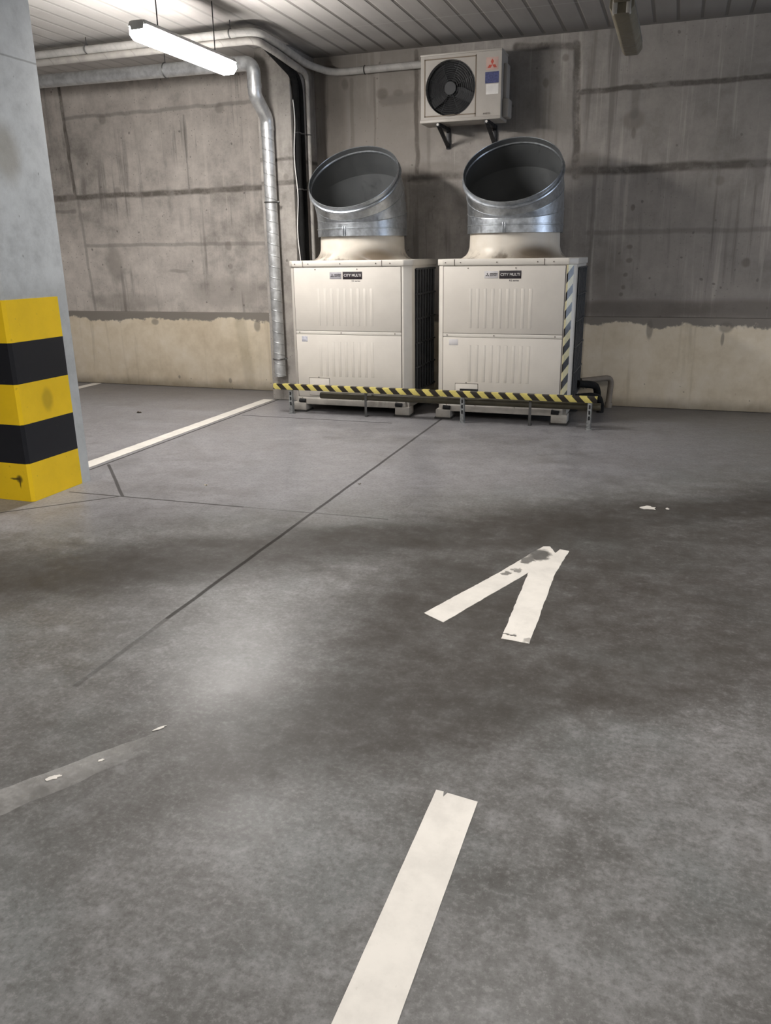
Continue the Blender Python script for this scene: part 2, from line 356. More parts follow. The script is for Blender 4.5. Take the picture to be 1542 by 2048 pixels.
# ---------------------------------------------------------------- hall shell
def slab(name, lo, hi, m): return struct(MB().box(lo, hi, m).obj(name, smooth=False))
slab('floor', (XL - .2, YF - .2, -.2), (XR + .2, YW + .2, 0), m_floor)
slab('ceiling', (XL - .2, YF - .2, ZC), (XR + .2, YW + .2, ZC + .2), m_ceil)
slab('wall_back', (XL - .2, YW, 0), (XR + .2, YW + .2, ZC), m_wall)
slab('wall_left', (XL - .2, YF, 0), (XL, YW, ZC), m_side)
slab('wall_right', (XR, YF, 0), (XR + .2, YW, ZC), m_side)
slab('wall_front', (XL - .2, YF - .2, 0), (XR + .2, YF, ZC), m_side)
o = MB().box((XL, PLY, 0), (XR, YW, .885), m_plaster, .012, 2).obj('baseboard_back'); struct(o, 'plastered foundation band along the foot of the concrete back wall')
o = MB().box((PX0, PY, 0), (PX1, YW, ZC), m_pier, .018, 2).obj('wall_pier'); struct(o, 'concrete pier standing out from the back wall behind the silver pipe')

# ---------------------------------------------------------------- column with warning bands
CX, CY0, CY1 = -3.815, 3.95, 4.51
t = thing('column', 'grey concrete column with yellow and black warning bands around its foot', 'column', (-4.11, 4.23, 0))
ch = .016
def cplan(e, y1): return [(-4.41 - e, CY0 - e), (CX - ch, CY0 - e), (CX + e, CY0 + ch), (CX + e, y1), (-4.41 - e, y1)]
MB().prism(cplan(0, CY1), 'z', 0, ZC, m_col).obj('shaft', t, smooth=False)
zz = [.0, .252, .505, .76, 1.015, 1.27]
for i in range(5):
    y = i % 2 == 0
    pb = MB(); e0, e1 = 0.0005, .0025
    outer, inner = cplan(e1, CY1 - .09), cplan(e0, CY1 - .09)
    pts = [outer[0], outer[1], outer[2], outer[3], inner[3], inner[2], inner[1], inner[0]]
    o = pb.prism(pts, 'z', zz[i] + (.001 if i == 0 else 0), zz[i + 1], m_yel if y else m_blk).obj('painted_band', t, smooth=False)
    o['label'] = 'yellow painted band' if y else 'black painted band'

# ---------------------------------------------------------------- painted floor marks
def paint_mat(name, alpha_fn=None, col=(.70, .665, .605)):
    g = G(name); P = g.pos(); n = g.noise(P, 7, 6, .65); n2 = g.noise(P, 60, 4, .7)
    c = g.mix(g.smooth(n, .35, .7), col, tuple(x * .86 for x in col))
    c = g.mix(g.smooth(n2, .62, .78, 0, .35), c, (.4, .37, .32))
    if alpha_fn: g.put(g.b.inputs['Alpha'], alpha_fn(g, P, n, n2))
    return g.fin(c, .6, 0, .35)
def ragged(pts, amp, step=.02, sharp=()):
    out = []
    for i, a in enumerate(pts):
        b = pts[(i + 1) % len(pts)]; d = V(b) - V(a); L = d.length; n = max(1, int(L / step)); nrm = V((-d.y, d.x)) / L
        for k in range(n):
            p = V(a) + d * (k / n)
            if k and i not in sharp: p += nrm * random.uniform(-amp, amp)
            out.append((p.x, p.y))
    return out
def tri_prism(pts, z0, z1, m, name):
    t_ = bmesh.new(); A = [t_.verts.new((x, y, z1)) for x, y in pts]
    f = t_.faces.new(A); f.normal_update()
    if f.normal.z < 0: f.normal_flip()
    ex = bmesh.ops.extrude_face_region(t_, geom=[f])
    for v in ex['geom']:
        if isinstance(v, bmesh.types.BMVert): v.co.z = z1
    for v in A: v.co.z = z0
    bmesh.ops.recalc_face_normals(t_, faces=t_.faces)
    bmesh.ops.triangulate(t_, faces=[q for q in t_.faces if len(q.verts) > 4])
    mb = MB(); mb.add(t_, m); return mb.obj(name, smooth=False)
m_line = paint_mat('floor_paint')
m_worn = paint_mat('worn_floor_paint', lambda g, P, n, n2: g.math('SUBTRACT', 1, g.mx(
    *[g.math('MULTIPLY', g.blob(g.vm('ADD', P, g.scale(g.vm('SUBTRACT', g.noisec(P, 22, 4), (.5, .5, .5)), .07)), (x, y, 0), (rx, ry, 1), .22), a)
      for x, y, rx, ry, a in [(-.545, 3.945, .058, .085, .96), (-.59, 3.86, .035, .05, .9), (-.665, 3.645, .022, .028, .85), (-.612, 3.70, .024, .028, .8), (-.525, 2.99, .03, .008, .95), (-.43, 2.955, .03, .025, .6)]])))
m_faded = paint_mat('faded_floor_paint', lambda g, P, n, n2: g.math('MULTIPLY', g.math('MULTIPLY', g.smooth(g.noise(P, 4, 7, .7), .35, .65, .25, 1), g.smooth(g.xyz(P)[0], -1.75, -1.33, .17, .0)), g.smooth(n2, .3, .5, .6, 1)), (.78, .76, .72))
T = lambda o, l: tag(o, l, 'floor marking')
T(tri_prism(ragged([(-.53, -.6), (-.402, -.6), (-.405, 1.91), (-.498, 1.922), (-.505, 1.90), (-.51, 1.925), (-.533, 1.925)], .0004, .05), .0005, .0025, m_line, 'painted_stripe'),
  'broad white painted stripe running straight up the nearest floor')
T(tri_prism(ragged([(-.915, 3.085), (-.81, 3.02), (-.558, 3.69), (-.545, 2.945), (-.428, 2.935), (-.432, 3.70), (-.405, 4.05), (-.455, 4.06), (-.47, 4.0), (-.51, 4.09), (-.545, 4.08), (-.60, 3.93), (-.69, 3.66)], .0018, .022), .0005, .0025, m_worn, 'painted_arrowhead'),
  'worn white painted arrowhead of two bars beyond the broad stripe')
T(tri_prism(ragged([(-4.19, 4.75), (-4.06, 4.75), (-4.06, 7.87), (-4.18, 7.87)], .003, .06), .0005, .0025, m_line, 'painted_bay_line'),
  'long white bay line from behind the banded column to the pier')
T(tri_prism(ragged([(-6.86, 7.6), (-6.74, 7.6), (-6.74, 8.40), (-6.86, 8.40)], .006, .05), .0005, .0025, m_line, 'painted_bay_line'),
  'short end of white bay line at the back wall, showing just beside the banded column')
T(tri_prism(ragged([(-1.83, 1.42), (-1.72, 1.36), (-1.31, 2.08), (-1.36, 2.14)], .006, .05), .0005, .0012, m_faded, 'faded_bar'),
  'faded almost worn away pale bar slanting over the floor at left')
def chip(cx, cy, rx, ry, label, ang=0.0, m=None, name='paint_chip'):
    pts = []
    for k in range(18):
        a = 2 * PI * k / 18; r = random.uniform(.55, 1.15); x, y = rx * r * math.cos(a), ry * r * math.sin(a)
        pts.append((cx + x * math.cos(ang) - y * math.sin(ang), cy + x * math.sin(ang) + y * math.cos(ang)))
    return T(tri_prism(pts, .0008, .0028, m or m_line, name), label)
chip(-1.652, 1.622, .026, .012, 'bright white leftover patch of paint at the lower left end of the faded bar', .9)
chip(-1.499, 1.951, .026, .006, 'thin bright leftover streak of paint at the upper end of the faded bar', .95)
chip(-1.57, 1.74, .012, .006, 'small dim leftover patch of paint midway along the faded bar', .9)
chip(-.035, 4.95, .055, .04, 'ragged white leftover paint patch beyond the arrowhead at right')
chip(.075, 4.965, .014, .018, 'tiny white leftover paint spot just right of the ragged patch')
chip(-.43, 4.14, .018, .03, 'faint small smear of old paint just past the arrowhead tip', .3, m_faded)

# ---------------------------------------------------------------- small litter
m_leaf = plain('dry_leaf', (.07, .05, .03), .8)
m_paper = plain('scrap_paper', (.5, .42, .28), .8)
def scrap(name, x, y, r, label, m, cat):
    t_ = bmesh.new(); n = 9; vs = []
    for k in range(n):
        a = 2 * PI * k / n; q = r * random.uniform(.5, 1.2); vs.append(t_.verts.new((x + q * math.cos(a), y + q * .7 * math.sin(a), .001 + random.uniform(0, r * .5))))
    cvt = t_.verts.new((x, y, .001 + r * .25))
    lo = t_.verts.new((x, y, 0.0005))
    for k in range(n): t_.faces.new((vs[k], vs[(k + 1) % n], cvt)); t_.faces.new((vs[(k + 1) % n], vs[k], lo))
    mb = MB(); mb.add(t_, m); return tag(mb.obj(name), label, cat)
scrap('dry_leaf', -5.05, 6.82, .035, 'dark crumpled dry leaf on the floor left of the long bay line', m_leaf, 'leaf')
scrap('paper_scrap', -2.94, 4.62, .016, 'small tan scrap on the pale floor right of the banded column', m_paper, 'litter')
scrap('dark_crumb', -1.93, 4.95, .012, 'dark crumb on the pale floor right of the sawn floor joint', m_leaf, 'litter')

# ---------------------------------------------------------------- lamps
def emis(name, col, st):
    g = G(name); g.put(g.b.inputs['Emission Color'], col); g.put(g.b.inputs['Emission Strength'], st); return g.fin((.85, .85, .83), .4)
LC = (1, .963, .932)
m_glow = emis('lit_diffuser', LC, 175)
m_off = plain('unlit_diffuser', (.20, .175, .125), .45, dirt=((.10, .085, .06), .6))
m_house = plain('lamp_housing', (.30, .30, .29), .5)
m_wire = plain('wire', (.05, .05, .05), .5, .6)
m_clipw = plain('pale_latch', (.62, .60, .55), .5)
def lamp(label, x, y0, y1, zb, glow, cap):
    t = thing('fluorescent_lamp', label, 'ceiling lamp', (x, (y0 + y1) / 2, zb), 'suspended fluorescent lamps')
    def prof(w, z0, z1, k): return [(x - w * k, z0), (x + w * k, z0), (x + w, z0 + (z1 - z0) * .45), (x + w * .95, z1), (x - w * .95, z1), (x - w, z0 + (z1 - z0) * .45)]
    MB().prism(prof(.078, zb - .012, zb + .075, .62), 'y', y0 + .015, y1 - .015, glow, .008).obj('diffuser', t)
    MB().prism([(x - .078, zb + .076), (x + .078, zb + .076), (x + .06, zb + .108), (x - .06, zb + .108)], 'y', y0 + .005, y1 - .005, m_house, .006).obj('housing', t)
    for ya, yb in ((y0, y0 + .014), (y1 - .014, y1)):
        MB().prism([(x - .05, zb + .05), (x + .05, zb + .05), (x + .06, zb + .09), (x + .045, zb + .108), (x - .045, zb + .108), (x - .06, zb + .09)], 'y', ya, yb, cap, .004).obj('end_cap', t)
    for yy in (y0 + .26, y1 - .22):
        MB().tube([(x, yy, zb + .10), (x, yy, ZC + .002)], .0045, m_wire, 8).obj('hanging_wire', t)
    return t
lamp('glowing fluorescent ceiling lamp hanging on wires before the left wall', -3.665, 5.38, 6.65, 2.955, m_glow, m_house)
l2 = lamp('unlit yellowed fluorescent ceiling lamp at the right above the condenser', -.478, 5.99, 7.25, 2.955, m_off, m_off)
MB().box((-.535, 6.0, 2.945), (-.505, 6.05, 3.03), m_clipw, .004).obj('latch', l2)['label'] = 'pale latch at its near end'
MB().box((-.45, 6.0, 2.945), (-.42, 6.05, 3.03), m_clipw, .004).obj('latch', l2)['label'] = 'pale latch at its near end'

# ---------------------------------------------------------------- pipes
def galv(name, base=(.52, .55, .58), rough=.36, sc=30, metal=.92):
    g = G(name); P = g.node('ShaderNodeTexCoord', out=3); n = g.noise(P, sc, 5, .6); n2 = g.noise(P, 3, 5, .6)
    c = g.mix(g.smooth(n, .3, .7), tuple(x * .82 for x in base), tuple(x * 1.12 for x in base))
    c = g.mix(g.smooth(n2, .5, .72, 0, .3), c, (.30, .30, .29))
    return g.fin(c, g.smooth(n, .3, .7, rough * .85, rough * 1.2), metal)
m_galv = galv('galvanised_sheet'); m_pipe = galv('silver_pipe', (.68, .69, .69), .38, 18, .7)
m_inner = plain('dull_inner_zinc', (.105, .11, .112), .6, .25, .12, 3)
def spiral_mat():
    m = galv('spiral_pipe', (.68, .69, .69), .38, 18, .7); g = G.__new__(G); g.m = m; g.nt = m.node_tree; g.N = g.nt.nodes; g.b = g.N['Principled BSDF']
    P = g.node('ShaderNodeTexCoord', out=3); X, Y, Z = g.xyz(P)
    a = g.math('ARCTAN2', g.math('ADD', Y, -7.80), g.math('ADD', X, 3.925))
    q = g.math('FRACT', g.math('DIVIDE', g.math('ADD', Z, g.math('MULTIPLY', a, .11 / (2 * PI))), .11))
    k = g.smooth(g.math('ABSOLUTE', g.math('SUBTRACT', q, .5)), .03, .06, 1, 0)
    old = g.b.inputs['Base Color'].links[0].from_socket
    g.put(g.b.inputs['Base Color'], g.mix(g.math('MULTIPLY', k, .38), old, (.16, .16, .16)))
    g.bump(k, .4, .006); return m
m_clamp = plain('steel_clamp', (.16, .16, .155), .45, .8)
def wrap_mat(name, col, dk, per=.11):
    g = G(name); P = g.node('ShaderNodeTexCoord', out=3); X, Y, Z = g.xyz(P)
    n = g.noise(P, 11, 5, .6); q = g.math('FRACT', g.math('DIVIDE', g.math('ADD', X, g.math('ADD', Y, Z)), per))
    c = g.mix(g.smooth(n, .35, .7), col, tuple(x * .78 for x in col))
    c = g.mix(g.smooth(q, .0, .06, .45, 0), c, dk)
    g.bump(g.math('ADD', n, g.math('MULTIPLY', q, .4)), .3, .01)
    return g.fin(c, .6, 0, .3)
m_wrap = wrap_mat('pale_tape_wrap', (.47, .455, .43), (.25, .23, .21)); m_wrapd = wrap_mat('dusty_tape_wrap', (.40, .38, .35), (.16, .15, .14), .3)
m_foam = plain('black_foam', (.010, .010, .010), .85, spec=.2); m_white = plain('white_cable', (.7, .69, .66), .45)
def hanger(parent, x, y, z, r):
    MB().tube([(x, y, z + r), (x, y, ZC)], .004, m_wire, 8).obj('hanger_rod', parent)
    MB().torus((x, y, z), (1, 0, 0), r + .004, .006, m_clamp, 24, 6).obj('clamp', parent)

# silver pipe: along the wall, elbow, offset bend, down the pier
t = thing('silver_pipe', 'silver metal pipe along the left wall bending down the pier', 'pipe', (-3.93, 7.80, .27))
r = .062; yh, zh, xv, yv = 7.58, 3.235, -3.925, 7.80
MB().tube([(XL + .05, yh, zh + .05), (-4.13, yh, zh)], r, m_pipe, 24).obj('horizontal_pipe', t)
MB().tube(fillet([(-4.13, yh, zh), (xv, yh, zh - .003), (xv, yh, 3.03)], .17, 10), r + .003, m_pipe, 24).obj('elbow', t)
MB().tube(fillet([(xv, yh, 3.04), (xv, yh, 2.96), (xv, yv, 2.79), (xv, yv, 2.68)], .10, 8), r + .002, m_pipe, 24).obj('offset_bend', t)
MB().tube([(xv, yv, 2.71), (xv, yv, .275)], r, spiral_mat(), 24).obj('vertical_pipe', t)
for z in (2.70, 3.04): MB().tube([(xv, yv if z < 3 else yh, z - .018), (xv, yv if z < 3 else yh, z + .018)], r + .006, m_pipe, 24).obj('sleeve', t)
MB().tube([(-4.16, yh, zh), (-4.12, yh, zh)], r + .006, m_pipe, 24).obj('sleeve', t)
for z in (2.02, .46):
    MB().torus((xv, yv, z), (0, 0, 1), r + .004, .007, m_clamp, 28, 6).box((xv + r, yv - .012, z - .008), (xv + r + .03, yv + .012, z + .008), m_clamp, .003).tube([(xv, yv + r, z), (xv, PY, z)], .006, m_clamp, 8).obj('clamp', t)
hanger(t, -4.88, yh, zh + .006, r)
hanger(t, -7.1, yh, zh + .025, r)

# tape wrapped pipes hanging from the ceiling
yb = 6.95
t = thing('insulated_pipe', 'upper pale taped pipe crossing under the ceiling to the wall unit', 'pipe', (-3.6, 6.95, 3.33), 'taped pipes under the ceiling')
pa = fillet([(XL + .05, yb, 3.335), (-3.56, yb, 3.325), (-3.555, 7.3, 3.315), (-3.60, 8.08, 3.285), (-3.47, 8.42, 3.262), (-2.43, 8.42, 3.265)], .13, 8)
MB().tube(pa, .034, m_wrap, 18).obj('taped_pipe', t)
hanger(t, -5.29, yb, 3.333, .034); hanger(t, -3.80, yb, 3.327, .034)
MB().torus((-3.12, 8.42, 3.262), (1, 0, 0), .037, .006, m_clamp, 20, 6).box((-3.13, 8.45, 3.25), (-3.11, YW + .003, 3.275), m_clamp).obj('clamp', t)
t = thing('insulated_pipe', 'lower pale taped pipe turning down along the side of the pier', 'pipe', (-3.62, 8.12, .9), 'taped pipes under the ceiling')
pb_ = fillet([(XL + .05, yb + .01, 3.272), (-3.57, yb + .01, 3.262), (-3.575, 7.3, 3.25), (-3.625, 8.12, 3.21), (-3.625, 8.12, 2.9), (-3.625, 8.12, .3)], .11, 8)
MB().tube(pb_, [.031] * 24 + [.024] * (len(pb_) - 24), m_wrapd, 18).obj('taped_pipe', t)
for z in (2.66, 2.14): MB().torus((-3.625, 8.12, z), (0, 0, 1), .025, .006, m_clamp, 20, 6).obj('clamp', t)
for (nm, x, y, dz, lab, rr) in (('insulated_pipe', -3.664, 7.935, 0, 'black foam covered pipe down the pier, the nearer of two', .032), ('insulated_pipe', -3.664, 8.03, .0, 'black foam covered pipe down the pier, the farther one beside the pale pipe', .034)):
    t = thing(nm, lab, 'pipe', (x, y, 1), 'black pipes on the pier')
    yy = yb + (.10 if y < 8 else .17)
    MB().tube(fillet([(XL + .05, yy, 3.365 if y < 8 else 3.375), (-3.66 if y < 8 else -3.62, yy, 3.355), (x + .01, 7.35, 3.285 if y < 8 else 3.31), (x, y, 3.15), (x, y, 2.8), (x, y, .3)], .14, 8), rr, m_foam, 16).obj('foam_pipe', t)
    for z in (2.66, 2.14): MB().torus((x, y, z), (0, 0, 1), rr + .002, .006, m_clamp, 20, 6).obj('clamp', t)
pts = [(-3.690 + .012 * math.sin(k * .9), 7.90 - .02, 2.95 - k * .1) for k in range(27)]
pts = [(p[0] + .015, 7.885, p[2]) for p in pts]
o = MB().tube(fillet(pts, .05, 3), .0055, m_white, 8).obj('white_cable'); tag(o, 'thin white cable hanging wavily beside the black pipes on the pier', 'cable')

# ---------------------------------------------------------------- big outdoor condensing units
m_cream = plain('cream_enamel', (.66, .625, .565), .38, var=.04, sc=4, dirt=((.52, .47, .39), .25))
m_cream2 = plain('cream_panel', (.64, .60, .54), .45, var=.03, sc=5)
m_seam = plain('seam_shadow', (.16, .14, .12), .8)
m_dark = plain('dark_void', (.012, .012, .013), .8)
m_bar = plain('dark_grille', (.055, .058, .062), .55)
m_badge = plain('dark_badge', (.028, .022, .026), .4); m_silver = plain('silver_badge', (.36, .35, .37), .4); m_pale = plain('pale_badge', (.62, .60, .60), .4)
m_ink = plain('grey_ink', (.07, .065, .07), .5); m_letter = plain('pale_lettering', (.75, .73, .70), .5)
m_rubber = plain('rubber_pad', (.03, .028, .026), .8); m_base = plain('base_rail', (.40, .375, .335), .5, dirt=((.14, .12, .10), .7))
m_sticker = plain('blue_white_sticker', (.50, .50, .55), .5, var=.2, sc=60)
def bell_mat():
    g = G('bell_mouth_enamel'); P = g.pos(); X, Y, Z = g.xyz(P); n = g.noise(P, 5, 5, .6)
    c = g.mix(g.smooth(n, .3, .7), (.62, .56, .47), (.68, .63, .55))
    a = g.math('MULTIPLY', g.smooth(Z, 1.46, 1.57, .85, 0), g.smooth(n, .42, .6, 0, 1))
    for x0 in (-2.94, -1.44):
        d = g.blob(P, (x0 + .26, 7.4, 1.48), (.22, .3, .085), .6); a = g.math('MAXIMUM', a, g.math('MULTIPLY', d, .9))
    return g.fin(g.mix(a, c, (.10, .07, .04)), .42)
m_bell = bell_mat()
def stripes(name, kx, kz, per, yel=(.66, .56, .16), blk=(.022, .017, .012), rough=.4, off=0.0, duty=.5):
    g = G(name); P = g.pos(); X, Y, Z = g.xyz(P)
    q = g.math('FRACT', g.math('DIVIDE', g.math('ADD', g.math('ADD', g.math('MULTIPLY', X, kx), g.math('MULTIPLY', Z, kz)), 50 + off), per))
    n = g.noise(P, 12, 5, .6)
    y = g.mix(g.smooth(n, .35, .7), yel, tuple(x * .8 for x in yel))
    return g.fin(g.mix(g.smooth(g.math('ABSOLUTE', g.math('SUBTRACT', q, .5)), duty / 2 - .02, duty / 2 + .02), blk, y), rough, 0, .5)
m_tape = stripes('hazard_tape', 1, 1, .131, off=.03); m_tape2 = stripes('corner_hazard_tape', -1.5, 1, .155, (.66, .60, .36), (.03, .027, .025), .14)
YU = 7.355; DEP = .84
def diamonds(mb, cx, y, cz, s, m):
    for ang in (90, 210, 330):
        a = math.radians(ang); u = V((math.cos(a), 0, math.sin(a))); w = V((-u.z, 0, u.x)); c0 = V((cx, y, cz))
        P4 = [c0, c0 + u * s * .5 + w * s * .29, c0 + u * s, c0 + u * s * .5 - w * s * .29]
        mb.prism([(p.x, p.z) for p in P4], 'y', y, y - .0008, m)
def unit(xl, label, second):
    xr = xl + 1.24; yf, ybk = YU, YU + DEP
    t = thing('condensing_unit', label, 'air conditioner', ((xl + xr) / 2, yf + DEP / 2, 0), 'floor standing condensing units')
    plan = lambda e: [(xl + .055 - e * .4, yf - e), (xr - .065 + e * .4, yf - e), (xr + e, yf + .065 - e * .4), (xr + e, ybk + e), (xl - e, ybk + e), (xl - e, yf + .065 - e * .4)]
    MB().prism(plan(0), 'z', .145, 1.405, m_cream, .006).obj('casing', t)
    lid = MB(); lid.prism(plan(.012), 'z', 1.40, 1.456, m_cream, .009)
    for fx in (.16, .965): lid.box((xl + fx, yf - .0135, 1.398), (xl + fx + .007, yf, 1.452), m_seam)
    for fx in (.08, .22, .55, .91, 1.05): lid.disc((xl + fx, yf - .011, 1.425), (0, -1, 0), .006, .004, m_seam, 10)
    lid.obj('lid', t)
    # front panels with pressed ribs
    xa, xb = xl + .062, xr - .088
    def panel(name, z0, z1, r0, r1, screws):
        p = MB(); p.box((xa, yf - .007, z0), (xb, yf + .002, z1), m_cream2, .004)
        for k in range(9):
            x = xl + .30 + k * .068; p.box((x, yf - .0088, r0), (x + .03, yf - .004, r1), m_cream2, .0032)
        for sx, sz in screws: p.disc((xl + sx, yf - .006, sz), (0, -1, 0), .006, .004, m_seam, 10)
        return p.obj(name, t)
    MB().box((xa - .006, yf - .0015, .15), (xb + .006, yf + .004, 1.395), m_seam).obj('panel_gap', t)['label'] = 'dark seam around its panels'
    up = panel('upper_panel', .803, 1.392, .85, 1.20, ((.29, 1.375), (.72, 1.375)))
    lo = panel('lower_panel', .152, .765, .36, .70, ())
    s = MB(); s.box((xa, yf - .005, .768), (xb, yf + .003, .80), m_cream, .003)
    for fx in (.10, .54, 1.09): s.disc((xl + fx, yf - .004, .785), (0, -1, 0), .006, .004, m_seam, 10)
    s.obj('cross_strip', t)
    h = MB(); hx0, hx1 = xl + .185, xl + .40
    h.box((hx0 - .004, yf - .0085, .165), (hx1 + .004, yf - .004, .345), m_seam, .003).box((hx0, yf - .012, .17), (hx1, yf - .006, .34), m_cream2, .006).disc((xl + .29, yf - .0115, .35), (0, -1, 0), .006, .004, m_seam, 10)
    if second: h.box((hx0 + .045, yf - .0135, .255), (hx1 + .004, yf - .011, .293), m_dark)
    hp = h.obj('hatch', t)
    if second: hp['label'] = 'small hatch with a dark open slot'
    # badge with lettering
    zb0, zb1 = 1.288, 1.350; yB = yf - .0075; bx = xl + (.44 if not second else .44)
    b = MB(); b.box((bx, yB - .0015, zb0), (bx + .122, yB, zb1), m_pale if second else m_silver, .0006)
    bo = b.obj('maker_badge', t); d = MB(); diamonds(d, bx + .026, yB - .0016, 1.316, .02, m_ink); d.obj('emblem', bo)
    text('MITSUBISHI', 'lettering', .016, (bx + .05, yB - .0022, 1.326), m_ink, bo, .066, .0006)
    text('ELECTRIC', 'lettering', .014, (bx + .05, yB - .0022, 1.312), m_ink, bo, .062, .0004)
    b = MB(); b.box((bx + .134, yB - .0015, zb0 - .003), (bx + .33, yB, zb1 + .003), m_badge, .0006); bo = b.obj('name_badge', t)
    text('CITY MULTI', 'lettering', .034, (bx + .146, yB - .0022, 1.319), m_letter, bo, .172, .0002, .0)
    text('R2 series', 'small_lettering', .02, (bx + .225, yB, 1.268), m_ink, t, .085, .0003)
    MB().box((xl + .12, yf - .0085, .695), (xl + .12 + (.085 if second else .062), yf - .0065, .748), m_pale if second else m_sticker, .0005).obj('sticker', t)
    # grille in the right side
    gx = xr + .0015; g0, g1 = yf + .15, ybk - .03
    g = MB(); g.box((xr - .004, g0, .22), (gx, g1, 1.37), m_dark)
    n = 7
    for k in range(n):
        y = g0 + (g1 - g0) * (k + .5) / n; g.box((gx, y - .012, .22), (gx + .014, y + .012, 1.37), m_bar, .004)
    for k in range(6): z = .22 + 1.15 * k / 5; g.box((gx + .004, g0, z - .008), (gx + .018, g1, z + .008), m_bar, .004)
    g.obj('side_grille', t)
    # fan outlet
    cx, cy = (xl + xr) / 2, yf + .425
    MB().lathe([(.50, 1.456), (.475, 1.465), (.445, 1.485), (.425, 1.515), (.413, 1.555), (.408, 1.70), (.39, 1.70), (.385, 1.50)], (cx, cy, 0), m_bell, 72, clampy=.418).obj('fan_outlet', t)
    f = MB(); f.disc((cx, cy, 1.50), (0, 0, 1), .384, .004, m_dark, 48).disc((cx, cy, 1.504), (0, 0, 1), .09, .07, m_bar, 24)
    for k in range(4):
        M_ = Matrix.Translation((cx, cy, 1.54)) @ Matrix.Rotation(k * PI / 2, 4, 'Z') @ Matrix.Rotation(.45, 4, 'X')
        f.box((.07, -.10, -.004), (.36, .10, .004), m_bar, .003, M=M_)
    f.obj('fan', t)
    # base
    b = MB(); b.prism([(yf - .012, .075), (yf + .03, .075), (yf + .03, .15), (yf - .002, .15), (yf - .012, .13)], 'x', xl + .05, xr - .05, m_base, .003)
    b.box((xl + .02, yf + .02, .08), (xr - .02, ybk - .02, .147), m_base)
    for fx in (.07, 1.09): b.tube([(xl + fx, yf - .013, .112), (xl + fx + .07, yf - .013, .108)], .02, m_dark, 12)
    for fx in (.1, .38, .75, 1.1): b.disc((xl + fx, yf - .011, .138), (0, -1, 0), .004, .004, m_seam, 8)
    b.obj('base_rail', t)
    for fx in (0.0, 1.09):
        for fy in (-.03, DEP - .16):
            q = MB().box((xl + fx, yf + fy, .014), (xl + fx + .145, yf + fy + .15, .09), m_base, .006).obj('foot', t)
            MB().box((xl + fx - .01, yf + fy - .012, 0), (xl + fx + .155, yf + fy + .16, .016), m_rubber, .004).obj('rubber_pad', q)
    if second:
        M_ = None; e = .0012; c, d = plan(e)[1], plan(e)[2]; u = (V(d) - V(c)) ; c2 = V(c) - u.normalized() * .0; k = V((u.y, -u.x)).normalized() * .0012
        pts = [tuple(V(c) - V((.012, 0))), tuple(c), tuple(V(c) + u * .62), tuple(V(c) + u * .62 + k), (c[0] + k.x * .5, c[1] - .0015), (c[0] - .012, c[1] - .0015)]
        MB().prism(pts, 'z', .16, 1.398, m_tape2).obj('hazard_tape', t)['label'] = 'yellow and black striped tape on the corner'
    return t
unit(-3.56, 'left cream condensing unit, standing next to the concrete pier and silver pipe', False)
unit(-2.06, 'right cream condensing unit with striped hazard tape down its corner', True)

